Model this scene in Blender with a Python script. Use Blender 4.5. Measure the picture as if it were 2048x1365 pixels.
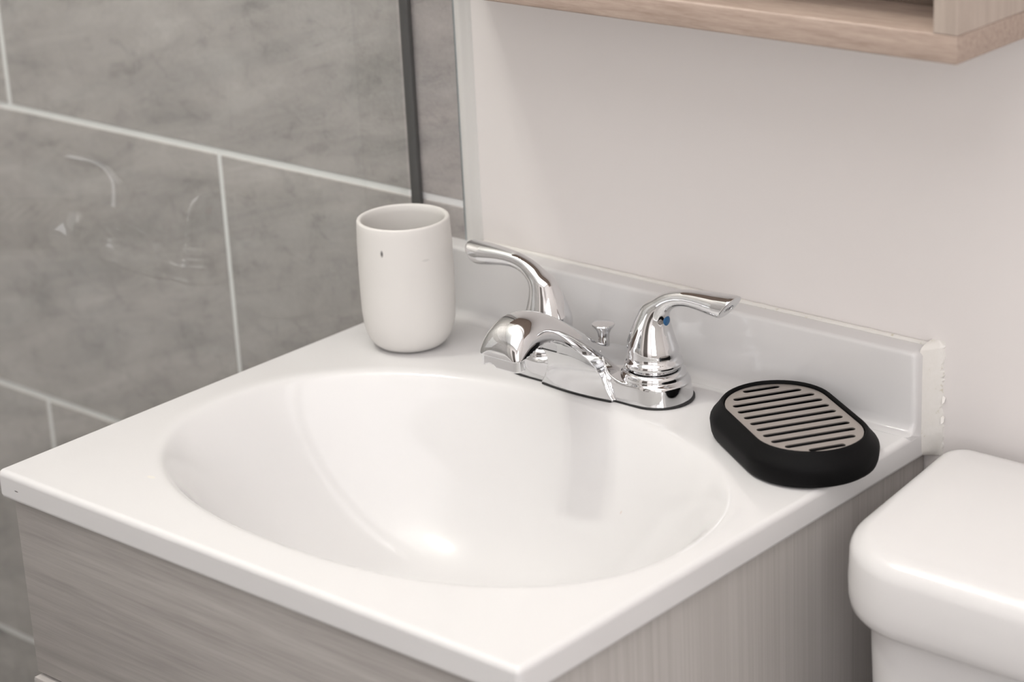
import bpy, bmesh, math, random
import numpy as np
from mathutils import Vector, Matrix
C = bpy.context.scene.collection
for o in list(bpy.data.objects): bpy.data.objects.remove(o)
random.seed(4)
PI = math.pi

# ------------------------------------------------------------ camera
Z0 = 0.82                                   # counter height
cam_d = bpy.data.cameras.new('camera'); cam = bpy.data.objects.new('camera', cam_d); C.objects.link(cam)
a_, p_, r_ = 0.74010044, 0.35626323, -0.05097406
fw = Vector((-math.sin(a_)*math.cos(p_), math.cos(a_)*math.cos(p_), -math.sin(p_)))
rt = fw.cross(Vector((0, 0, 1))).normalized(); up = rt.cross(fw)
r2 = math.cos(r_)*rt + math.sin(r_)*up; u2 = -math.sin(r_)*rt + math.cos(r_)*up
M = Matrix((r2, u2, -fw)).transposed().to_4x4(); M.translation = (1.2548645, -1.27314893, 1.44052221)
cam.matrix_world = M
cam_d.sensor_width = 36; cam_d.lens = 4519.11/2048*36; cam_d.clip_start = 0.02
cam_d.dof.use_dof = True; cam_d.dof.focus_distance = 1.60; cam_d.dof.aperture_fstop = 6.3
bpy.context.scene.camera = cam

# ------------------------------------------------------------ light and exposure
vs = bpy.context.scene.view_settings
vs.view_transform = 'Standard'; vs.look = 'None'; vs.gamma = 1; vs.use_curve_mapping = False
vs.exposure = -0.30
w = bpy.data.worlds.new('world'); bpy.context.scene.world = w; w.use_nodes = True
w.node_tree.nodes['Background'].inputs[0].default_value = (0.9, 0.95, 1, 1)
w.node_tree.nodes['Background'].inputs[1].default_value = 0.3
def area(name, loc, size, energy, col, rot=(0, 0, 0), sy=None):
    l = bpy.data.lights.new(name, 'AREA'); l.energy = energy; l.color = col; l.size = size
    if sy: l.shape = 'RECTANGLE'; l.size_y = sy
    o = bpy.data.objects.new(name, l); o.location = loc; o.rotation_euler = rot; C.objects.link(o); return o
def bulb(name, loc, energy, col, rad):
    l = bpy.data.lights.new(name, 'POINT'); l.energy = energy; l.color = col; l.shadow_soft_size = rad
    o = bpy.data.objects.new(name, l); o.location = loc; C.objects.link(o); return o
area('ceiling_lamp', (0.70, -1.15, 2.42), 1.9, 20, (1, 0.970, 0.972), sy=1.9)
area('side_fill_light', (1.73, -1.75, 1.45), 1.0, 20, (0.97, 0.98, 1.0), (0, math.radians(90), 0), 1.1)  # unseen side fill, added to brighten right-facing surfaces; the wall has no window
bulb('shower_bulb', (-0.33, -0.5, 2.2), 17, (1, 0.96, 0.90), 0.028)
bulb('shower_bulb', (-0.22, -0.5, 2.2), 17, (1, 0.96, 0.90), 0.028)

# ------------------------------------------------------------ materials
def mat(name, col=(.8, .8, .8), rough=.5, metal=0, spec=.5, coat=0, coat_r=.05):
    m = bpy.data.materials.new(name); m.use_nodes = True
    b = m.node_tree.nodes['Principled BSDF']
    b.inputs['Base Color'].default_value = (*col, 1); b.inputs['Roughness'].default_value = rough
    b.inputs['Metallic'].default_value = metal; b.inputs['Specular IOR Level'].default_value = spec
    b.inputs['Coat Weight'].default_value = coat; b.inputs['Coat Roughness'].default_value = coat_r
    return m
class NT:
    def __init__(s, m): s.m = m; s.t = m.node_tree; s.b = s.t.nodes['Principled BSDF']
    def n(s, typ, **kw):
        nd = s.t.nodes.new(typ)
        for k, v in kw.items(): setattr(nd, k, v)
        return nd
    def l(s, a, b): s.t.links.new(a, b)
    def noise(s, vec, scale, detail=3, dist=0, rough=.5):
        nd = s.n('ShaderNodeTexNoise'); nd.inputs['Scale'].default_value = scale
        nd.inputs['Detail'].default_value = detail; nd.inputs['Distortion'].default_value = dist
        nd.inputs['Roughness'].default_value = rough
        s.l(vec, nd.inputs['Vector']); return nd.outputs['Fac']
    def mapping(s, vec, scale=(1, 1, 1), rot=(0, 0, 0), loc=(0, 0, 0)):
        nd = s.n('ShaderNodeMapping'); nd.inputs['Scale'].default_value = scale
        nd.inputs['Rotation'].default_value = rot; nd.inputs['Location'].default_value = loc
        s.l(vec, nd.inputs['Vector']); return nd.outputs['Vector']
    def ramp(s, fac, stops):
        nd = s.n('ShaderNodeValToRGB'); e = nd.color_ramp.elements
        while len(e) < len(stops): e.new(.5)
        for i, (p, c) in enumerate(stops): e[i].position = p; e[i].color = (*c, 1)
        s.l(fac, nd.inputs['Fac']); return nd.outputs['Color']
    def mix(s, fac, a, b, mode='MIX'):
        nd = s.n('ShaderNodeMix', data_type='RGBA', blend_type=mode)
        for sock, v in ((nd.inputs[0], fac), (nd.inputs[6], a), (nd.inputs[7], b)):
            if hasattr(v, 'is_output'): s.l(v, sock)
            elif isinstance(v, tuple): sock.default_value = (*v, 1)
            else: sock.default_value = v
        return nd.outputs[2]
    def bump(s, h, strength, dist=.001):
        nd = s.n('ShaderNodeBump'); nd.inputs['Strength'].default_value = strength
        nd.inputs['Distance'].default_value = dist; s.l(h, nd.inputs['Height'])
        s.l(nd.outputs['Normal'], s.b.inputs['Normal'])
    def math(s, op, a, b=0):
        nd = s.n('ShaderNodeMath', operation=op)
        for i, v in enumerate((a, b)):
            if hasattr(v, 'is_output'): s.l(v, nd.inputs[i])
            else: nd.inputs[i].default_value = v
        return nd.outputs[0]
    def spots(s, base, vec, pts):
        """small stains: (centre, radii, colour) soft ellipsoids"""
        for c, rad, col, st in pts:
            sub = s.n('ShaderNodeVectorMath', operation='SUBTRACT'); s.l(vec, sub.inputs[0]); sub.inputs[1].default_value = c
            dv = s.n('ShaderNodeVectorMath', operation='DIVIDE'); s.l(sub.outputs[0], dv.inputs[0]); dv.inputs[1].default_value = rad
            ln = s.n('ShaderNodeVectorMath', operation='LENGTH'); s.l(dv.outputs[0], ln.inputs[0])
            mr = s.n('ShaderNodeMapRange'); mr.inputs[1].default_value = .7; mr.inputs[2].default_value = 1.15
            mr.inputs[3].default_value = st; mr.inputs[4].default_value = 0; s.l(ln.outputs['Value'], mr.inputs[0])
            base = s.mix(mr.outputs[0], base, col)
        return base
def geo_pos(k): return k.n('ShaderNodeNewGeometry').outputs['Position']
def obj_co(k): return k.n('ShaderNodeTexCoord').outputs['Object']

M_wall = mat('wall_paint', (.81, .775, .76), .42, spec=.35)
k = NT(M_wall); k.bump(k.noise(geo_pos(k), 420, 3), .10, .0006)
M_ceil = mat('ceiling_paint', (.8, .8, .79), .8)
M_marble = mat('cultured_marble', (.705, .695, .694), .10, spec=.42, coat=.08, coat_r=.03)
M_grout = mat('grout', (.80, .80, .80), .8)
k = NT(M_grout); k.bump(k.noise(geo_pos(k), 700, 3), .4, .0006)
def tile_mat(name, seed, tint):
    m = mat(name, (.4, .4, .4), .42, spec=.4); k = NT(m); p = geo_pos(k)
    v = k.mapping(p, (1, 1, 1), (0, math.radians(16), 0), (seed, 0, seed*.7))
    n1 = k.noise(k.mapping(v, (1.5, 4, 9)), 1.5, 5, 1.3, .55)
    n2 = k.noise(k.mapping(v, (3.2, 5, 13), loc=(seed, 1, 2)), 2.0, 7, 1.1, .64)
    n4 = k.noise(k.mapping(p, (1, 1, 1.4), loc=(2, seed, 4)), 30, 5, .6, .7)
    n3 = k.noise(p, 300, 3)
    c = k.ramp(n1, [(.33, (.19, .187, .182)), (.43, (.275, .262, .252)), (.52, (.34, .318, .305)), (.66, (.43, .408, .395))])
    c = k.mix(.45, c, k.ramp(n2, [(.34, (.13, .125, .12)), (.45, (.29, .272, .262)), (.54, (.35, .33, .318)), (.66, (.47, .455, .445))]))
    c = k.mix(.30, c, k.ramp(n4, [(.32, (.11, .10, .10)), (.45, (.33, .31, .30)), (.68, (.43, .41, .40))]))
    c = k.mix(1.0, c, (tint, tint, tint), 'MULTIPLY')
    c = k.mix(1.0, c, (1.18, 1.16, 1.16), 'MULTIPLY')
    c = k.mix(.12, c, k.ramp(n3, [(.3, (.35, .35, .35)), (.7, (.6, .6, .59))]))
    k.l(c, k.b.inputs['Base Color']); k.bump(n3, .12, .0005)
    return m
M_tiles = [tile_mat('grey_stone_tile_%d' % i, s, t) for i, (s, t) in enumerate([(0, 1.0), (3.7, .97), (8.1, 1.03)])]
def wood(name, horiz, cols, scale_long, scale_cross, detail=5):
    m = mat(name, cols[1], .45, spec=.35); k = NT(m); p = geo_pos(k)
    sc = (scale_long, scale_cross, scale_cross) if horiz else (scale_cross, scale_cross, scale_long)
    a = k.noise(k.mapping(p, sc), 1, detail, .35, .6)
    b = k.noise(k.mapping(p, tuple(x*3.6 for x in sc), loc=(3, 1, 5)), 1, 3, .2, .6)
    c = k.ramp(a, [(.3, cols[0]), (.5, cols[1]), (.68, cols[2])])
    c = k.mix(.35, c, k.ramp(b, [(.3, cols[0]), (.7, cols[2])]))
    k.l(c, k.b.inputs['Base Color']); k.bump(b, .15, .0004)
    return m
M_cabfront = wood('grey_laminate_front', True, [(.285, .265, .25), (.385, .36, .342), (.45, .425, .405)], 4.5, 95)
M_cabside = wood('grey_laminate_side', False, [(.37, .345, .325), (.43, .405, .385), (.48, .455, .435)], 2, 300)
M_cabedge = mat('pale_edge_band', (.52, .49, .47), .5)
M_oak = wood('oak_shelf_long', True, [(.29, .215, .175), (.40, .31, .258), (.47, .375, .315)], 26, 330)
M_oakv = wood('oak_shelf_upright', False, [(.40, .33, .28), (.47, .39, .335), (.53, .45, .39)], 7, 130)
M_chrome = mat('chrome', (.73, .733, .742), .035, 1)
M_steel = mat('brushed_steel', (.47, .43, .40), .38, .75)
k = NT(M_steel); 
M_rubber = mat('black_rubber', (.0035, .0034, .0037), .58, spec=.11)
k = NT(M_rubber); k.bump(k.noise(obj_co(k), 900, 2), .08, .0004)
M_black = mat('black_gasket', (.01, .01, .01), .5)
M_blue = mat('blue_plastic', (.015, .10, .24), .3)
M_red = mat('red_plastic', (.35, .02, .02), .3)
M_cup = mat('cup_ceramic', (.72, .70, .675), .55, spec=.35)
k = NT(M_cup); p = geo_pos(k)
k.l(k.spots(k.mix(.5, (.72, .70, .675), k.ramp(k.noise(p, 14, 3), [(.35, (.70, .68, .655)), (.65, (.735, .715, .69))])), p, [
    ((.0760, -.1240, .9052), (.0016, .0016, .0034), (.05, .045, .045), .9),
    ((.0995, -.1020, .8985), (.0035, .0035, .0012), (.5, .49, .47), .4)]), k.b.inputs['Base Color'])
M_porc = mat('white_porcelain', (.68, .668, .666), .20, spec=.42, coat=.08, coat_r=.05)
M_trim = mat('white_trim', (.70, .69, .67), .35)
M_alu = mat('aluminium_edge', (.55, .6, .62), .25, .9)
M_seal = mat('dark_seal', (.10, .10, .098), .45)
M_caulk = mat('white_caulk', (.80, .785, .75), .4)
k = NT(M_caulk); p = geo_pos(k)
k.l(k.ramp(k.noise(p, 160, 4), [(.27, (.62, .58, .48)), (.36, (.79, .77, .73)), (.8, (.82, .80, .77))]), k.b.inputs['Base Color'])
k.bump(k.noise(p, 380, 4), .3, .0005)
M_floor = mat('floor_tile', (.35, .34, .33), .4)
M_gold = mat('drain_dark', (.02, .02, .02), .5)
# clear slightly green glass: transparent + fresnel mirror
M_glass = bpy.data.materials.new('clear_glass'); M_glass.use_nodes = True
t = M_glass.node_tree; t.nodes.clear()
out = t.nodes.new('ShaderNodeOutputMaterial'); tr = t.nodes.new('ShaderNodeBsdfTransparent'); gl = t.nodes.new('ShaderNodeBsdfGlossy')
fr = t.nodes.new('ShaderNodeFresnel'); mx = t.nodes.new('ShaderNodeMixShader')
tr.inputs[0].default_value = (.965, .98, .972, 1); gl.inputs['Roughness'].default_value = 0.0; fr.inputs[0].default_value = 1.5
ge = t.nodes.new('ShaderNodeNewGeometry'); m1 = t.nodes.new('ShaderNodeMath'); m1.operation = 'SUBTRACT'; m1.inputs[0].default_value = 1
m2 = t.nodes.new('ShaderNodeMath'); m2.operation = 'MULTIPLY'; m3 = t.nodes.new('ShaderNodeMath'); m3.operation = 'MULTIPLY'; m3.inputs[1].default_value = 1.25
t.links.new(ge.outputs['Backfacing'], m1.inputs[1]); t.links.new(m1.outputs[0], m2.inputs[0]); t.links.new(fr.outputs[0], m3.inputs[0]); t.links.new(m3.outputs[0], m2.inputs[1])
t.links.new(m2.outputs[0], mx.inputs[0]); t.links.new(tr.outputs[0], mx.inputs[1]); t.links.new(gl.outputs[0], mx.inputs[2]); t.links.new(mx.outputs[0], out.inputs[0])

# ------------------------------------------------------------ helpers
def link(name, me, m, parent=None):
    o = bpy.data.objects.new(name, me); C.objects.link(o)
    if m and not me.materials: me.materials.append(m)
    if parent: o.parent = parent
    return o
def tag(o, label=None, cat=None, group=None, kind=None):
    if label: o['label'] = label
    if cat: o['category'] = cat
    if group: o['group'] = group
    if kind: o['kind'] = kind
    return o
def empty(name, loc):
    o = bpy.data.objects.new(name, None); C.objects.link(o); o.location = loc; o.empty_display_size = .02
    return o
def off(parent):
    v = Vector((0, 0, 0))
    while parent: v += parent.location; parent = parent.parent
    return v
def pydata(name, V, F, m, parent=None, smooth=True, sharp=None):
    o3 = off(parent)
    me = bpy.data.meshes.new(name); me.from_pydata([tuple(Vector(v)-o3) for v in V], [], F); me.validate()
    if smooth: me.shade_smooth()
    if sharp: me.set_sharp_from_angle(angle=math.radians(sharp))
    return link(name, me, m, parent)
def box_bm(b, x0, x1, y0, y1, z0, z1):
    vs_ = [b.verts.new((x, y, z)) for x in (x0, x1) for y in (y0, y1) for z in (z0, z1)]
    for f in ((0, 1, 3, 2), (4, 6, 7, 5), (0, 4, 5, 1), (2, 3, 7, 6), (0, 2, 6, 4), (1, 5, 7, 3)):
        b.faces.new([vs_[i] for i in f])
def box(name, x0, x1, y0, y1, z0, z1, m, parent=None, bev=0, seg=2):
    b = bmesh.new(); o3 = off(parent)
    box_bm(b, x0-o3.x, x1-o3.x, y0-o3.y, y1-o3.y, z0-o3.z, z1-o3.z)
    if bev: bmesh.ops.bevel(b, geom=b.edges[:], offset=bev, segments=seg, profile=.5, affect='EDGES')
    bmesh.ops.recalc_face_normals(b, faces=b.faces[:])
    me = bpy.data.meshes.new(name); b.to_mesh(me); b.free()
    if bev: me.shade_smooth(); me.set_sharp_from_angle(angle=math.radians(35))
    return link(name, me, m, parent)
def lathe(name, prof, cx, cy, m, parent=None, n=64, sharp=40):
    V = []; F = []
    for r, z in prof:
        for i in range(n): a = 2*PI*i/n; V.append((cx+r*math.cos(a), cy+r*math.sin(a), z))
    for j in range(len(prof)-1):
        for i in range(n):
            k2 = (i+1) % n; F.append((j*n+i, j*n+k2, (j+1)*n+k2, (j+1)*n+i))
    F.append(tuple(range(n))[::-1]); F.append(tuple((len(prof)-1)*n+i for i in range(n)))
    return pydata(name, V, F, m, parent, True, sharp)
def loft(name, loops, m, parent=None, sharp=50, caps=True):
    n = len(loops[0]); V = [p for L in loops for p in L]; F = []
    for j in range(len(loops)-1):
        for i in range(n):
            k2 = (i+1) % n; F.append((j*n+i, j*n+k2, (j+1)*n+k2, (j+1)*n+i))
    if caps: F.append(tuple(range(n))[::-1]); F.append(tuple((len(loops)-1)*n+i for i in range(n)))
    return pydata(name, V, F, m, parent, True, sharp)
def rrect(x0, x1, y0, y1, radii, z, seg=10):
    """rounded rectangle loop, radii for corners (x1,y0),(x1,y1),(x0,y1),(x0,y0)"""
    P = []
    for (cx, cy, a0), r in zip(((x1, y0, -90), (x1, y1, 0), (x0, y1, 90), (x0, y0, 180)), radii):
        sx = -1 if cx == x1 else 1; sy = -1 if cy == y1 else 1
        for i in range(seg+1):
            a = math.radians(a0+90*i/seg); P.append((cx+sx*r+r*math.cos(a), cy+sy*r+r*math.sin(a), z))
    return P
def spline(xs, ys):
    xs = np.array(xs, float); ys = np.array(ys, float); n = len(xs); h = np.diff(xs)
    A = np.eye(n); b = np.zeros(n)
    for i in range(1, n-1):
        A[i, i-1] = h[i-1]; A[i, i] = 2*(h[i-1]+h[i]); A[i, i+1] = h[i]
        b[i] = 3*((ys[i+1]-ys[i])/h[i]-(ys[i]-ys[i-1])/h[i-1])
    c = np.linalg.solve(A, b)
    def f(x):
        x = np.clip(x, xs[0], xs[-1]); i = np.clip(np.searchsorted(xs, x)-1, 0, n-2); t = x-xs[i]
        B = (ys[i+1]-ys[i])/h[i]-h[i]*(2*c[i]+c[i+1])/3; Dd = (c[i+1]-c[i])/(3*h[i])
        return ys[i]+B*t+c[i]*t*t+Dd*t**3
    return f
# smooth implicit surfaces -> mesh (surface nets, projected on the surface, exact normals)
def smin(a, b, k): h = np.maximum(k-np.abs(a-b), 0)/k; return np.minimum(a, b)-h*h*k*.25
def smax(a, b, k): return -smin(-a, -b, k)
def implicit(name, fn, lo, hi, h, place, m, parent):
    ax = [np.arange(lo[i]-h, hi[i]+1.5*h, h) for i in range(3)]
    X, Y, Z = np.meshgrid(*ax, indexing='ij'); D = fn(X, Y, Z); S = D < 0
    nx, ny, nz = D.shape
    cs = np.zeros((nx-1, ny-1, nz-1), int)
    for i in (0, 1):
        for j in (0, 1):
            for l in (0, 1): cs += S[i:nx-1+i, j:ny-1+j, l:nz-1+l]
    act = (cs > 0) & (cs < 8); idx = -np.ones(act.shape, int); idx[act] = np.arange(act.sum())
    ci = np.argwhere(act); P = np.zeros((len(ci), 3)); cnt = np.zeros(len(ci))
    E8 = [(i, j, l) for i in (0, 1) for j in (0, 1) for l in (0, 1)]
    for a in E8:
        for ax_ in range(3):
            if a[ax_]: continue
            b = list(a); b[ax_] = 1
            ia = ci+np.array(a); ib = ci+np.array(b)
            da = D[ia[:, 0], ia[:, 1], ia[:, 2]]; db = D[ib[:, 0], ib[:, 1], ib[:, 2]]
            c = (da < 0) != (db < 0); t = np.where(c, da/np.where(c, da-db, 1), 0)
            q = ia+t[:, None]*(ib-ia); P[c] += q[c]; cnt[c] += 1
    P = P/cnt[:, None]*h+np.array([a[0] for a in ax])
    def grad(P):
        e = .08; g = np.stack([fn(*(P+d).T)-fn(*(P-d).T) for d in np.eye(3)*e], 1)/(2*e); return g
    for _ in range(4):
        g = grad(P); d = fn(*P.T); s = d/np.maximum((g*g).sum(1), .05); s = np.clip(s, -.4*h, .4*h); P = P-g*s[:, None]
    N = grad(P); N /= np.linalg.norm(N, axis=1)[:, None]+1e-9
    F = []
    for ax_ in range(3):
        sl = [slice(1, -1)]*3; sl[ax_] = slice(0, -1)
        a = S[tuple(sl)]; sl2 = list(sl); sl2[ax_] = slice(1, None); b = S[tuple(sl2)]
        e = np.argwhere(a != b)
        if not len(e): continue
        o = np.array([1, 1, 1]); o[ax_] = 0; e = e+o
        sgn = S[e[:, 0], e[:, 1], e[:, 2]]
        u = np.zeros(3, int); v = np.zeros(3, int); u[(ax_+1) % 3] = 1; v[(ax_+2) % 3] = 1
        def I(q): return idx[q[:, 0], q[:, 1], q[:, 2]]
        q = np.stack([I(e-u-v), I(e-v), I(e), I(e-u)], 1); q[~sgn] = q[~sgn][:, ::-1]; F.append(q)
    F = np.concatenate(F); F = F[(F >= 0).all(1)]
    W = place(P); o3 = np.array(off(parent))
    me = bpy.data.meshes.new(name); me.from_pydata((W-o3).tolist(), [], F.tolist()); me.shade_smooth()
    NW = place(P+N*.5)-W; NW /= np.linalg.norm(NW, axis=1)[:, None]
    F0 = F[len(F)//2:len(F)//2+400]; gn = np.cross(W[F0[:, 1]]-W[F0[:, 0]], W[F0[:, 2]]-W[F0[:, 0]])
    if ((gn*NW[F0[:, 0]]).sum(1) < 0).mean() > .5: me.flip_normals()
    me.update(); me.normals_split_custom_set_from_vertices(NW.tolist())
    return link(name, me, m, parent)

# ------------------------------------------------------------ room shell
RX, RY, RZ = 1.75, -2.45, 2.45
LX = -0.90
TE = 0.0511                                  # right edge of the tiling
wb = tag(box('wall_back', LX-.1, RX+.1, 0, .1, 0, RZ, M_wall), 'white painted wall behind the sink, grey tiles at its left', kind='structure')
wl = tag(box('wall_left', LX-.1, LX, RY, 0, 0, RZ, M_wall), kind='structure')
wr = tag(box('wall_right', RX, RX+.1, RY, 0, 0, RZ, M_wall), kind='structure')
wf = tag(box('wall_front', LX-.1, RX+.1, RY-.1, RY, 0, RZ, M_wall), kind='structure')
fl = tag(box('floor', LX-.1, RX+.1, RY-.1, .1, -.1, 0, M_floor), kind='structure')
ce = tag(box('ceiling', LX-.1, RX+.1, RY-.1, .1, RZ, RZ+.1, M_ceil), kind='structure')
# door behind the camera (seen only in reflections)
dr = tag(box('door_1', .10, .86, RY, RY+.04, .005, 2.03, mat('dark_door', (.10, .085, .075), .4), bev=.003), kind='structure')
# tiling
GR = .0060; TH = .3066; TW = .6100; TY = -.0042
box('grout_bed', LX, TE, TY+.0012, -.0002, 0, RZ, M_grout, wb)
random.seed(11)
def put_tile(x0, x1, z0, z1, par, axis='y'):
    b = bmesh.new(); g = GR/2; j = random.uniform(-.00025, .00025)
    if axis == 'y': box_bm(b, x0+g, x1-g, TY+j, TY+.0042, z0+g, z1-g)
    else: box_bm(b, LX+.0002, LX+.0042+j, x0+g, x1-g, z0+g, z1-g)
    bmesh.ops.recalc_face_normals(b, faces=b.faces[:])
    bmesh.ops.bevel(b, geom=b.edges[:], offset=.0007, segments=1, affect='EDGES')
    me = bpy.data.meshes.new('tile'); b.to_mesh(me); b.free()
    return link('tile', me, random.choice(M_tiles), par)
row0 = .9093
for r in range(-3, 6):
    z0 = row0+r*TH; z1 = min(z0+TH, RZ)
    if z0 >= RZ: break
    shift = -.5510 if r % 2 == 0 else -.2463
    xs_ = [shift+TW*i for i in range(-3, 4)]
    for a, b_ in zip(xs_, xs_[1:]):
        a = max(a, LX+.005-GR/2); b_ = min(b_, TE+GR/2)
        if b_-a > .02: put_tile(a, b_, max(z0, 0), z1, wb)
box('grout_bed', LX, LX+.003, RY, -.005, 0, RZ, M_grout, wl)
for r in range(-3, 6):
    z0 = row0+r*TH; z1 = min(z0+TH, RZ)
    ys_ = [-.005-(.305 if r % 2 else 0)-TW*i for i in range(-1, 5)]
    for a, b_ in zip(ys_[1:], ys_):
        a = max(a, RY); b_ = min(b_, -.007)
        if b_-a > .03: put_tile(a, b_, max(z0, 0), z1, wl, 'x')
# metal edge strip and painted corner strip beside the tiles
t1 = tag(box('trim_1', TE, TE+.0016, -.0052, 0, 0, RZ, M_alu, bev=.0004), 'thin metal edge strip along the right end of the grey tiling', kind='structure')
V = []
prof = [(TE+.0017, 0), (TE+.0017, -.0046), (TE+.0040, -.0052), (TE+.0085, -.0046), (TE+.0102, -.0024), (TE+.0125, -.0022), (TE+.0150, -.0006), (TE+.0155, 0)]
t2 = loft('trim_2', [[(x, y, z) for x, y in prof] for z in (Z0+.03, 1.4, RZ)], M_trim, sharp=60)
tag(t2, 'white strip between the tile edge and the painted wall', kind='structure')

# ------------------------------------------------------------ shower glass
sg = tag(empty('shower_glass_panel', (-.007, -.6, 0)), 'clear glass shower panel standing against the left edge of the sink top', 'shower screen')
box('glass_pane', -.0125, -.0050, -1.25, -.0100, .012, 2.0, M_glass, sg)
box('wall_channel', -.0035, .0058, -.0090, -.0046, Z0+.064, 2.0, M_seal, sg, bev=.0006)
box('wall_channel', -.0125, -.0035, -.0098, -.0046, .012, Z0+.063, M_seal, sg, bev=.0006)
box('floor_channel', -.0145, -.0035, -1.25, -.010, .0005, .0118, M_alu, sg)

# ------------------------------------------------------------ sink top (cast countertop, bowl, backsplash)
W, Dp, TS, HS, TK = .4864, .4402, .0226, .0594, .0215
st = tag(empty('sink_top', (W/2, -Dp/2, Z0-TK)), 'glossy white sink top with an oval bowl, lying on the grey wooden cabinet', 'sink')
BX, BY, BA, BB, BN = .248, -.256, .2165, .1475, 2.25
zprof = spline([0, .12, .3, .5, .68, .82, .91, .955, .98, .998, 1.016, 1.035, 1.07, 2.2],
               [-.128, -.1265, -.119, -.103, -.077, -.0455, -.0215, -.0105, -.0052, -.0021, -.0006, -.0001, 0, 0])
def zf(x, y):
    rho = (np.abs((x-BX)/BA)**BN+np.abs((y-BY)/BB)**BN)**(1/BN)
    z = zprof(rho)
    # very slight raised drip edge round the front and sides
    e = np.minimum(np.minimum(x, W-x), y+Dp)
    return z+.00015*np.exp(-(e/.010)**2)
RB = .0045
gx = np.linspace(RB-.0028, W-RB, 240); gy = np.linspace(-Dp+RB, -.004-RB, 216)
GX, GY = np.meshgrid(gx, gy, indexing='ij'); GZ = zf(GX, GY)
nx, ny = GX.shape
V = [(float(a), float(b), Z0+float(c)) for a, b, c in zip(GX.ravel(), GY.ravel(), GZ.ravel())]
e = 2e-4
NX = -(zf(GX+e, GY)-zf(GX-e, GY))/(2*e); NY = -(zf(GX, GY+e)-zf(GX, GY-e))/(2*e)
NX[0, :] = NX[-1, :] = 0; NY[:, 0] = NY[:, -1] = 0
NN = np.stack([NX, NY, np.ones_like(NX)], -1).reshape(-1, 3); NN /= np.linalg.norm(NN, axis=1)[:, None]
Nl = NN.tolist()
F = [(i*ny+j, (i+1)*ny+j, (i+1)*ny+j+1, i*ny+j+1) for i in range(nx-1) for j in range(ny-1)]
# rounded border: walk the boundary, fanning at the corners
loop = []
for i in range(nx): loop.append((i*ny, -PI/2))
for t_ in range(1, 9): loop.append(((nx-1)*ny, -PI/2+PI/2*t_/9))
for j in range(ny): loop.append(((nx-1)*ny+j, 0))
for t_ in range(1, 9): loop.append(((nx-1)*ny+ny-1, PI/2*t_/9))
for i in range(nx-1, -1, -1): loop.append((i*ny+ny-1, PI/2))
for t_ in range(1, 9): loop.append((ny-1, PI/2+PI/2*t_/9))
for j in range(ny-1, -1, -1): loop.append((j, PI))
for t_ in range(1, 9): loop.append((0, PI+PI/2*t_/9))
prev = [i for i, _ in loop]; steps = []
for t_ in range(1, 9):
    a = PI/2*t_/8; steps.append((RB*math.sin(a), -.0045*(1-math.cos(a)), math.sin(a), math.cos(a)))
steps += [(RB, -.0045-.001, 1, 0), (RB, -TK+.0035, 1, 0), (RB-.0006, -TK+.0012, .8, -.6), (RB-.003, -TK, 0, -1)]
for rr, dz, ns, nc in steps:
    cur = []
    for vi, a in loop:
        p = V[vi]; cur.append(len(V)); V.append((p[0]+rr*math.cos(a), p[1]+rr*math.sin(a), p[2]+dz if dz > -.005 else Z0+dz))
        Nl.append([ns*math.cos(a), ns*math.sin(a), nc])
    n = len(loop)
    for i in range(n):
        j = (i+1) % n
        q = (prev[i], cur[i], cur[j], prev[j])
        q = tuple(dict.fromkeys(q))
        if len(q) > 2: F.append(q)
    prev = cur
o3 = off(st)
me = bpy.data.meshes.new('countertop'); me.from_pydata([tuple(Vector(v)-o3) for v in V], [], F); me.shade_smooth(); me.update()
me.normals_split_custom_set_from_vertices(Nl)
k = NT(M_marble); p = geo_pos(k)
spt = [((.0185, -.4400, Z0-.012), (.0022, .003, .0005), (.08, .07, .07), .9)]
k.l(k.spots(k.mix(0, (.705, .695, .694), (.705, .695, .694)), p, spt+[
    ((.297, -.235, Z0-.10), (.0012, .0012, .02), (.30, .22, .18), .7), ((.325, -.150, Z0-.03), (.0016, .0012, .03), (.55, .38, .30), .5),
    ((.372, -.205, Z0-.06), (.0014, .0014, .05), (.7, .55, .30), .5), ((.42, -.28, Z0-.03), (.002, .002, .05), (.8, .62, .45), .5),
    ((.13, -.31, Z0), (.003, .002, .002), (.80, .76, .66), .5), ((.10, -.385, Z0), (.004, .002, .002), (.80, .76, .66), .5)]),
    k.b.inputs['Base Color'])
k.bump(k.noise(p, 30, 2), .03, .001)
ct = link('countertop', me, M_marble, st)
# backsplash with a coved foot, squared right end
pr = [(-.0045, -.009), (-.0045, HS)]
for i in range(7): a = PI/2*i/6; pr.append((-TS+.0032-.0032*math.sin(a), HS-.0032+.0032*math.cos(a)))
for i in range(9): a = PI/2*i/8; pr.append((-TS-.009+.009*math.cos(a), .0088-.009*math.sin(a)))
pr.append((-TS-.009, -.009))
cx = [.0015, .0022, .0035] + [.02+i*(W-.04)/8 for i in range(9)] + [W-.0045, W-.0032, W-.0019, W-.0008, W-.0001]
ins = [.0012, .0003, 0]+[0]*9+[0, .0002, .0008, .0018, .0042]
def sect(x, d): 
    return [(x, y+(d if y < -.008 else 0), Z0+(z-d if z > .02 else z)) for y, z in pr]
bs = loft('backsplash', [sect(x, d) for x, d in zip(cx, ins)], M_marble, st, sharp=60)
dr_ = lathe('drain', [(.019, Z0-.1290), (.0215, Z0-.1268), (.021, Z0-.1250), (.0165, Z0-.1252), (.016, Z0-.1262)], BX, BY, M_chrome, st, 40)
lathe('drain_stopper', [(.0135, Z0-.1262), (.0145, Z0-.1235), (.010, Z0-.1215), (.002, Z0-.121)], BX, BY, M_chrome, dr_ if False else st, 40)

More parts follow.
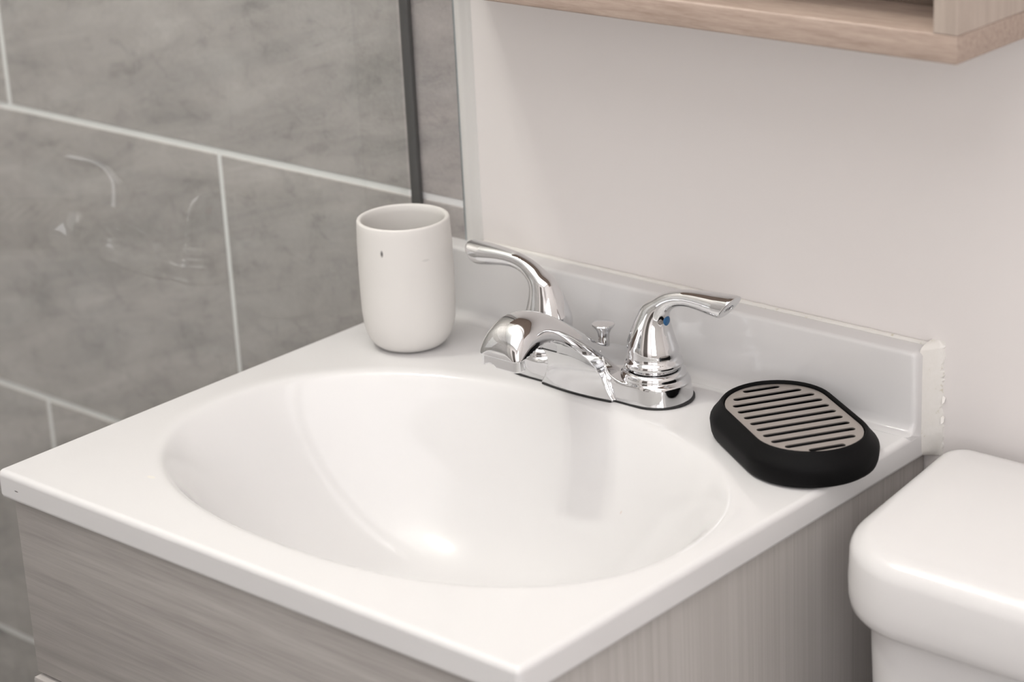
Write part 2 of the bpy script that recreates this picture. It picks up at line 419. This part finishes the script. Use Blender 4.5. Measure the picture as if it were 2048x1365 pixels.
# caulk: thin bead along the splash top, ragged smear down its right end
from mathutils import noise as mnoise
def bead(name, pts, ry, rz, m, parent=None, amp=.3, n=10, seed=1):
    rng = random.Random(seed); loops = []
    for i, pnt in enumerate(pts):
        r = 1+rng.uniform(-amp, amp)
        loops.append([(pnt[0], pnt[1]+math.cos(2*PI*j/n)*ry*r, pnt[2]+math.sin(2*PI*j/n)*rz*r) for j in range(n)])
    return loft(name, loops, m, parent, sharp=180)
N_ = 90
cbd = bead('caulk_bead', [(.068+(W-.066)*i/N_, -.0021, Z0+HS-.0004) for i in range(N_+1)], .0024, .0024, M_caulk, st, .08, 10, 2)
tag(cbd, 'white caulk bead along the wall')
nu, nv = 40, 120; V = []; F = []
xa, xb, za, zb = W-.0012, W+.0170, Z0-.0225, Z0+HS+.0040
for j in range(nv):
    z = za+(zb-za)*j/(nv-1)
    edge = .0100+.0010*mnoise.noise((0, 3.1, z*35)); rag = edge-.0012+.0016*mnoise.noise((3, 1, z*130))+.0012*mnoise.noise((5, 1, z*520))
    if z < Z0-.004: edge *= .62+.38*max(0, (z-za)/(Z0-.004-za))
    if z > Z0+HS: edge *= max(.25, 1-(z-Z0-HS)/.0068)
    for i in range(nu):
        x = xa+(xb-xa)*i/(nu-1); q = (x-W+.0012)/(edge+.0012)
        q = max(q, 0); h = .0009+.0150*max(0, 1-q)**1.5 if x-W < rag else -.0006
        if z > Z0+HS-.001: h *= max(0, 1-((z-Z0-HS+.001)/.0050)**2)**.5
        if z < Z0-.016: h *= max(.1, 1-((Z0-.016-z)/.0078)**2)
        h += (.0008*mnoise.noise((x*110, 7, z*28))+.00008*mnoise.noise((x*300, 2, z*300))) if h > 0 else 0
        V.append((x, -h, z))
F = [(j*nu+i, (j+1)*nu+i, (j+1)*nu+i+1, j*nu+i+1) for j in range(nv-1) for i in range(nu-1)]
pydata('caulk_smear', V, F, M_caulk, cbd, True)
rng = random.Random(9)
for (x, z, s_) in ((W+.0096, Z0+.021, .42), (W+.0090, Z0+.006, .5)):
    t_ = rng.uniform(.5, 1)
    P = [(x-.003*s_, -.0012, z+.005*s_), (x+.0012*s_, -.0010, z+.0025*s_), (x+.0020*s_, -.0032, z-.0042*s_), (x-.0014*s_, -.0028, z-.0010*s_), (x+.0005*s_, -.0042, z-.0085*s_*t_)]
    Q = [(a+.0004, b+.0005, c+.0003) for a, b, c in P]
    pydata('caulk_flake', P+Q, [(0, 1, 3), (1, 2, 3), (3, 2, 4), (5, 8, 6), (6, 8, 7), (8, 9, 7), (0, 5, 6, 1), (1, 6, 7, 2), (2, 7, 9, 4), (4, 9, 8, 3), (3, 8, 5, 0)], M_caulk, cbd, False)

# ------------------------------------------------------------ vanity cabinet
CY = -.4330; CX0, CX1 = .0042, W-.0052
cb = tag(empty('vanity_cabinet', (W/2, -.2, 0)), 'grey woodgrain vanity cabinet under the white sink top', 'cabinet')
CT = Z0-TK-.0003
box('side_panel', CX1-.016, CX1, CY+.018, -.002, .0, CT, M_cabside, cb, bev=.0006)
box('side_panel', CX0, CX0+.016, CY+.018, -.007, .0, CT, M_cabside, cb, bev=.0006)
box('front_rail', CX0, CX1, CY, CY+.0178, .6585, CT, M_cabfront, cb, bev=.0008)
box('back_panel', CX0+.0165, CX1-.0165, -.016, -.008, .08, .64, M_cabside, cb)
box('bottom_panel', CX0+.0165, CX1-.0165, CY+.02, -.017, .08, .096, M_cabside, cb)
box('toe_kick', CX0+.0165, CX1-.0165, CY+.06, CY+.074, .0, .079, M_cabside, cb)
box('face_frame', CX0, CX1, CY+.006, CY+.0178, .640, .658, M_cabside, cb)
for x0, x1 in ((CX0+.0008, W/2-.0015), (W/2+.0015, CX1-.0008)):
    d = box('cabinet_door', x0, x1, CY-.0050, CY+.0045, .095, .6560-.001, M_cabfront, cb, bev=.001)
    box('edge_band', x0+.001, x1-.001, CY-.0046, CY+.0042, .6550, .6562, M_cabedge, d)
    hx = x1-.03 if x0 < .1 else x0+.03
    h = box('door_handle', hx-.005, hx+.005, CY-.030, CY-.0052, .48, .60, M_chrome, d, bev=.002)

# ------------------------------------------------------------ faucet
FX, FY = .243, -.069
fa = tag(empty('faucet', (FX, FY, Z0)), 'chrome two-handle faucet at the back of the white sink top', 'faucet')
def place(P): return np.stack([FX+P[:, 0]/1000, FY-P[:, 1]/1000, Z0+P[:, 2]/1000], 1)
Tf = spline([-40, -20, -8, 4, 14, 32, 46, 59, 72, 83, 93, 101, 107, 112, 118], [19, 22.5, 27, 33, 39.5, 53.5, 63.5, 71.5, 77.8, 81, 80.5, 77.5, 73, 67, 57])
Uf = spline([20, 31, 37, 44, 52, 60, 70, 80, 90, 98, 104, 110, 120], [13, 23, 30.5, 38, 45.2, 51.3, 57.0, 59.8, 58.8, 56.2, 54.6, 53.8, 53.2])
Gz = spline([-5, 0, 10, 20, 28, 35, 41, 60], [31.6, 31.4, 31.2, 32.6, 36, 41, 47, 67])
def stadium(x, f, hx, hf, r):
    qx = np.abs(x)-(hx-r); qf = np.abs(f)-(hf-r)
    return np.hypot(np.maximum(qx, 0), np.maximum(qf, 0))+np.minimum(np.maximum(qx, qf), 0)-r
def plate(x, f, z):
    d = stadium(x, f, 79.5-z*.10, 25.5-z*.06, 24.5)
    return smax(d, z-15.6, 3.2)
def deck(x, f, z):
    d = plate(x, f, z)
    for s in (-1, 1):
        rr = np.hypot(x-s*51, f); c = smax(rr-(24.3-np.maximum(z-14, 0)*.10), z-23.2, 5.0); d = smin(d, c, 2.5)
    return d
def spout_raw(x, f, z):
    T = Tf(f); zm = T-19
    w_ = 19.2+15.0*np.exp(-np.maximum(z-2, 0)/20.)
    nose = np.clip((f-80)/34, 0, 1); w_ = w_-.8*nose**2
    q = (np.abs(x)/w_)**2.15+(np.maximum(z-zm, 0)/19.)**2.15
    d = (q**(1/2.15)-1)*17.5
    # rounded nose seen from the side
    fn = (np.maximum(f-84, 0)/(29.0+.0*x))**2.2+(np.maximum(z-55, 0)/26.2)**2.2
    return smax(d, (fn**(1/2.2)-1)*25, 5)
def carve(x, f, z): return np.minimum(Uf(f)-z, f-Gz(z))
def notch(x, f, z): return np.hypot(x+9, f-112)-8
def body(x, f, z):
    s = spout_raw(x, f, z); d = deck(x, f, z)
    s = smax(s, -f-22-.15*z, 6)
    u = smin(s, plate(x, f, z), 13)
    G = Gz(z)-2.6*(x/32)**2
    u = smax(u, np.minimum(Uf(f)-z, f-G), .7)
    u = smax(u, np.minimum(stadium(x, f, 79.5-z*.10, 25.5-z*.06, 24.5), s+.05), .7)
    r = smin(u, d, 1.6)
    return smax(r, .4-z, .5)
def nozz(x, f, z): 
    dd = stadium(x, f-106.0, 17.8, 5.4, 4.2)
    dd = smax(dd, z-56.0, .6); dd = smax(dd, 45.4-z, .8)
    fr_ = np.hypot(x+8.5, (z-44.4)*1.5)-5.6
    return smax(dd, -np.maximum(fr_, 107.5-f), .4)
implicit('spout_body', body, (-81, -29, 0), (81, 118, 86), 1.0, place, M_chrome, fa)
implicit('outlet', nozz, (-20, 98, 43), (20, 114, 58), .8, place, M_chrome, fa)
# gasket below the deck
L = []
for zz, g in ((.0002, .9), (.0014, .9)):
    ring = []
    for i in range(96):
        a = 2*PI*i/96; hx, r = 55, 25.5+g
        x = math.copysign(hx, math.cos(a)) + r*math.cos(a); f = r*math.sin(a)
        if abs(x) < 34+0 and f > 0: f = f
        ring.append((FX+x/1000, FY-f/1000, Z0+zz))
    L.append(ring)
loft('gasket', L, M_black, fa, sharp=30)
sk = [(-33.5, 20)] + [(x, 32.2-2.6*(x/32)**2) for x in range(-33, 34, 3)] + [(34, 20)]
loft('gasket', [[(FX+x/1000, FY-f/1000, Z0+zz) for x, f in sk] for zz in (.0002, .0014)], M_black, fa, sharp=30)
Rz = spline([20, 26, 29, 31.5, 36, 44, 52, 58, 64, 70, 78], [20.6, 21.6, 21.2, 19.6, 18.7, 16.6, 13.9, 11.6, 9.0, 7.0, 5])
def rcone(x, f, z, a, b, ra, rb):
    ab = np.array(b)-np.array(a); t_ = ((x-a[0])*ab[0]+f*0+(z-a[1])*ab[1])/(ab@ab); t_ = np.clip(t_, 0, 1)
    return np.sqrt((x-a[0]-t_*ab[0])**2+(z-a[1]-t_*ab[1])**2+f*f)-(ra+t_*(rb-ra))
# lever centre line (x from handle axis), vertical radius
cl = spline([0, .15, .3, .45, .6, .75, .9, 1], [-4, -1, 5.0, 14, 27, 43, 60, 72])
cz = spline([0, .15, .3, .45, .6, .75, .9, 1], [42, 55.5, 67.5, 76.4, 81.4, 82.8, 82.6, 82.6])
cr = spline([0, .15, .3, .45, .6, .75, .9, 1], [14.5, 11.6, 8.8, 6.8, 6.1, 7.1, 8.7, 9.3])
ts_ = np.linspace(0, 1, 25)
LV = [(cl(t_), cz(t_), cr(t_)) for t_ in ts_]
def handle_sdf(x, f, z):
    r = np.hypot(x, f)
    d = (r-Rz(z))*.92; d = smax(d, z-72, 6); d = smax(d, 25.3-z, 1.6)
    d = smin(d, smax(r-17, np.abs(z-24.3)-1.6, .3), .3)
    lv = None
    fs = f/np.interp(z*0+x, [0, 20, 60, 80], [1.0, 1.12, 1.22, 1.1])
    best = None
    for t_, (a, b, c) in zip(ts_, LV):
        q = (x-a)**2+(z-b)**2
        if best is None: best = q; tt = np.full_like(x, t_)
        else: m_ = q < best; best = np.where(m_, q, best); tt = np.where(m_, t_, tt)
    for _ in range(3):
        a, b = cl(tt), cz(tt); ex = .004
        da, db = (cl(tt+ex)-cl(tt-ex))/(2*ex), (cz(tt+ex)-cz(tt-ex))/(2*ex)
        tt = np.clip(tt+((x-a)*da+(z-b)*db)/(da*da+db*db+1e-6), 0, 1)
    lv = np.sqrt((x-cl(tt))**2+(z-cz(tt))**2+fs*fs)-cr(tt)
    lv = smax(lv, 30-z, 4)
    d = smin(d, lv, 7)
    # oblique cut at the tip, with a small oval recess in the cut face
    cut = (x-74.6)*.80-(z-89.4)*.60
    d = smax(d, cut, 1.0)
    cx_, cz_ = 68.6, 81.4
    uu = (x-cx_)*.60+(z-cz_)*.80; ww = (x-cx_)*.80-(z-cz_)*.60
    hole = np.sqrt((uu/3.2)**2+(f/4.6)**2)-1; hole = np.maximum(hole*3.2, -ww-2.6)
    return smax(d, -hole, .5)
def knob_place(s):
    def pl(P):
        dz = np.maximum(P[:, 0], 0)**1.5*.0045 if s < 0 else 0
        return place(np.stack([s*(51+P[:, 0]), P[:, 1], P[:, 2]-dz], 1))
    return pl
hs = []
for s in (1, -1):
    o = implicit('faucet_handle', handle_sdf, (-24, -24, 21), (80, 24, 98), .8, knob_place(s), M_chrome, fa)
    tag(o, 'chrome lever handle with a blue button on its front' if s == 1 else 'chrome lever handle pointing towards the cup')
    hs.append(o)
    # button
    P = np.array([[17., 0, 61.]])
    for _ in range(30):
        e = .1; g = np.stack([handle_sdf(*(P+dd).T)-handle_sdf(*(P-dd).T) for dd in np.eye(3)*e], 1)/(2*e)
        P = P-g*handle_sdf(*P.T)[:, None]*.7
    g = g[0]/np.linalg.norm(g); n_ = Vector((g[0], g[1], g[2])); c0 = Vector(P[0])
    u_ = Vector((0, 1, 0)); v_ = n_.cross(u_).normalized(); L = []
    for rr, hh in ((3.5, -1.5), (3.5, .35), (3.0, .75), (1.5, .9)):
        L.append([tuple(knob_place(s)(np.array([list(c0+u_*math.cos(2*PI*i/28)*rr*.95+v_*math.sin(2*PI*i/28)*rr*1.05+n_*hh)]))[0]) for i in range(28)])
    b_ = loft('index_button', L, M_blue if s == 1 else M_red, o, sharp=50)
    tag(b_, 'blue round button' if s == 1 else 'red round button')
# lift rod
def fz(f, z): return (FX, FY-f/1000, Z0+z/1000)
KX, KY = FX+.0005, FY+.0045
lathe('lift_rod', [(.0042, Z0+.020), (.0042, Z0+.034), (.0046, Z0+.0375), (.0060, Z0+.0405), (.0082, Z0+.0430), (.0087, Z0+.0440), (.0085, Z0+.0449), (.0060, Z0+.0456), (.0010, Z0+.0458)], KX, KY, M_chrome, fa, 40, 35)

# ------------------------------------------------------------ cup
cup = tag(empty('toothbrush_cup', (.066, -.0895, Z0)), 'off-white ceramic toothbrush cup with a small dark mark under its rim, beside the faucet', 'cup')
R_ = .0370; Hc = .1040
pf = [(.001, 0), (.0225, 0.0001), (.0258, .0009), (.0292, .0036), (.0322, .0080), (.0345, .0135), (.0360, .0205), (.0369, .030), (R_+.0002, .045), (R_+.0002, .065), (R_, .085), (R_-.0006, .098), (R_-.0008, Hc-.0016), (R_-.0012, Hc-.0005), (R_-.0022, Hc), (R_-.0036, Hc-.0003), (R_-.0045, Hc-.0014), (R_-.0048, Hc-.006), (R_-.0048, .04), (R_-.0065, .016), (.026, .008), (.018, .0055), (.001, .005)]
lathe('cup_body', [(r, Z0+z+.0003) for r, z in pf], .066, -.0895, M_cup, cup, 96, 180)

# ------------------------------------------------------------ soap dish
AX = math.radians(-32)
DX, DY = .4315, -.0905
sd = tag(empty('soap_dish', (DX, DY, Z0)), 'black oval soap dish with a slotted steel plate, right of the faucet', 'soap dish')
ux, uy = math.cos(AX), math.sin(AX)
def dloc(u, v, z): return (DX+u*ux-v*uy, DY+u*uy+v*ux, Z0+z)
def stad(L_, R, z, n=24):
    P = []
    for c, a0 in ((L_, -90), (-L_, 90)):
        for i in range(n+1): a = math.radians(a0+180*i/n); P.append(dloc(c+R*math.cos(a), R*math.sin(a), z))
    return P
HL = .0275
prof = [(.0405, .0003), (.0436, .0006), (.0453, .0018), (.0463, .0045), (.0469, .0085), (.0472, .0118), (.0469, .0142), (.0459, .0162), (.0438, .0187), (.0417, .0213), (.0402, .0235), (.0393, .0246), (.0386, .0250), (.0379, .0247), (.0374, .0238), (.0372, .0225), (.0372, .0090), (.0365, .0080)]
loft('dish_base', [stad(HL, r, z) for r, z in prof], M_rubber, sd, sharp=180)
# slotted plate: boundary + slot holes filled by triangulation, then given thickness
b = bmesh.new(); PZ = .0228; edges = []
def ring(pts):
    vv = [b.verts.new(p) for p in pts]
    for i in range(len(vv)): edges.append(b.edges.new((vv[i], vv[(i+1) % len(vv)])))
ring([p for i, p in enumerate(stad(HL, .0364, PZ)) if i not in (25+25,)])
PR_ = .0364; sp = .01135
def half_w(u):
    a = abs(u)-HL
    return PR_ if a <= 0 else math.sqrt(max(PR_**2-a*a, 0))
for kk in range(11):
    u = (kk-5)*sp+.0002; hw = min(half_w(u-.0022), half_w(u+.0022))-.0048; hw = max(hw, .0118); sw = .0026
    pts = []
    for c, a0 in ((hw-sw, 0), (-(hw-sw), 180)):
        for i in range(9): a = math.radians(a0+180*i/8); pts.append(dloc(u+sw*math.cos(a), c+sw*math.sin(a), PZ))
    ring(pts)
bmesh.ops.triangle_fill(b, edges=edges, use_beauty=True)
def inside(c):
    d = Vector(c)-Vector((DX, DY, 0)); u = d.x*ux+d.y*uy; v = -d.x*uy+d.y*ux
    for kk in range(11):
        uc = (kk-5)*sp+.0002; hw = max(min(half_w(uc-.0022), half_w(uc+.0022))-.0048, .0118)
        if abs(u-uc) < .0023 and abs(v) < hw-.0006: return True
    return False
bmesh.ops.delete(b, geom=[f for f in b.faces if inside(f.calc_center_median())], context='FACES')
for f in b.faces:
    if f.normal.z < 0: f.normal_flip()
for v in b.verts: v.co -= off(sd)
me = bpy.data.meshes.new('slotted_plate'); b.to_mesh(me); b.free()
pl = link('slotted_plate', me, M_steel, sd); tag(pl, 'brushed steel plate with eleven slots')
md = pl.modifiers.new('thick', 'SOLIDIFY'); md.thickness = .0008; md.offset = -1

# ------------------------------------------------------------ toilet
to = tag(empty('toilet', (.735, -.12, 0)), 'white porcelain toilet, its tank beside the right side of the vanity cabinet', 'toilet')
TX0, TX1, TY0, TY1 = .5095, .970, -.208, -.0140
LT = Z0+.0030
def lid_loop(ins, z, rs=1):
    # front-left corner wide and bowed; left side tapers slightly outwards to the back
    P = rrect(TX0+ins, TX1-ins, TY0+ins, TY1-ins, tuple(max(r-ins, .006) for r in (.055, .024, .024, .055)), z, 14)
    out_ = []
    for x, y, z_ in P:
        tt = max((TY1-y)/(TY1-TY0), 0); k_ = .0235*tt**1.3
        x = x+k_ if x < (TX0+TX1)/2 else x-k_
        out_.append((x, y-(.004*(1-((x-.74)/.22)**2) if y < -.12 else 0), z_))
    return out_
L = [lid_loop(.020, LT-.056), lid_loop(.010, LT-.056), lid_loop(.005, LT-.0545), lid_loop(.0018, LT-.051), lid_loop(.0003, LT-.045), lid_loop(0, LT-.034), lid_loop(.0006, LT-.026)]
for i in range(1, 10):
    a = PI/2*i/9; L.append(lid_loop(.0008+.0165*(1-math.cos(a)), LT-.0175+.0158*math.sin(a)))
L += [lid_loop(.026, LT-.0010), lid_loop(.036, LT-.0003)]
loft('tank_lid', L, M_porc, to, sharp=180)
def tank_loop(ins, z): return [(x, y, z) for x, y, _ in lid_loop(ins, z)]
loft('tank', [tank_loop(.05, .40), tank_loop(.036, .405), tank_loop(.030, .43), tank_loop(.022, .60), tank_loop(.0165, .74), tank_loop(.0160, LT-.0563)], M_porc, to, sharp=60)
# flush lever, bowl, seat
lv = box('flush_lever', .60, .66, -.236, -.228, .705, .717, M_chrome, to, bev=.003)
def ell(cx, cy, rx, ry, z, n=40, p=2.3):
    o_ = []
    for i in range(n):
        a = 2*PI*i/n; c, s = math.cos(a), math.sin(a)
        o_.append((cx+rx*math.copysign(abs(c)**(2/p), c), cy+ry*math.copysign(abs(s)**(2/p), s), z))
    return o_
cxT = .74
loft('toilet_bowl', [ell(cxT, -.33, .115, .24, .001), ell(cxT, -.33, .105, .225, .05), ell(cxT, -.34, .10, .21, .16), ell(cxT, -.38, .14, .26, .28), ell(cxT, -.40, .178, .285, .37), ell(cxT, -.40, .182, .29, .392), ell(cxT, -.40, .175, .283, .3995)], M_porc, to, sharp=60)
loft('seat', [ell(cxT, -.425, .182, .235, .401), ell(cxT, -.425, .187, .24, .409), ell(cxT, -.425, .183, .236, .418)], M_porc, to, sharp=60)
loft('seat_lid', [ell(cxT, -.425, .183, .236, .4185), ell(cxT, -.425, .187, .24, .428), ell(cxT, -.425, .175, .228, .438), ell(cxT, -.425, .10, .15, .442)], M_porc, to, sharp=60)

# ------------------------------------------------------------ oak wall cabinet with open niche
KT = 1.121
camp = Vector((1.2548645, -1.27314893, 1.44052221)); c1 = Vector((.650, -.253, 1.1501)); cn = camp+(c1-camp)*KT
SX1, SY0, SZ0 = cn
SX0 = .0700; BT = .0160*KT; SW = .0148*KT
sh = tag(empty('wall_cabinet', ((SX0+SX1)/2, SY0/2, SZ0)), 'pale oak wall cabinet with an open niche, hanging above the sink', 'cabinet')
box('bottom_board', SX0, SX1, SY0, -.001, SZ0, SZ0+BT, M_oak, sh, bev=.0016, seg=3)
for x0, x1 in ((SX1-SW, SX1), (SX0, SX0+SW)):
    box('side_panel', x0, x1, SY0, -.001, SZ0+BT-.0001, SZ0+.70, M_oakv, sh, bev=.0004)
NB = SY0+.0555*KT
box('niche_back', SX0+SW+.0002, SX1-SW-.0002, NB, NB+.008, SZ0+BT+.0003, SZ0+.097, mat('niche_shade_brown', (.13, .095, .072), .6), sh)  # back board darkened: the niche's shade is put into its colour
box('niche_top', SX0+SW+.0002, SX1-SW-.0002, SY0+.003, -.004, SZ0+.0972, SZ0+.113, M_oak, sh, bev=.0006)
box('top_board', SX0+SW+.0002, SX1-SW-.0002, SY0+.003, -.004, SZ0+.684, SZ0+.70, M_oak, sh, bev=.0006)
M_mirror = mat('mirror', (.9, .9, .9), .02, 1)
mm = (SX0+SX1)/2
for x0, x1 in ((SX0+SW+.001, mm-.001), (mm+.001, SX1-SW-.001)):
    box('mirror_door', x0, x1, SY0+.003, SY0+.010, SZ0+.115, SZ0+.682, M_mirror, sh, bev=.001)
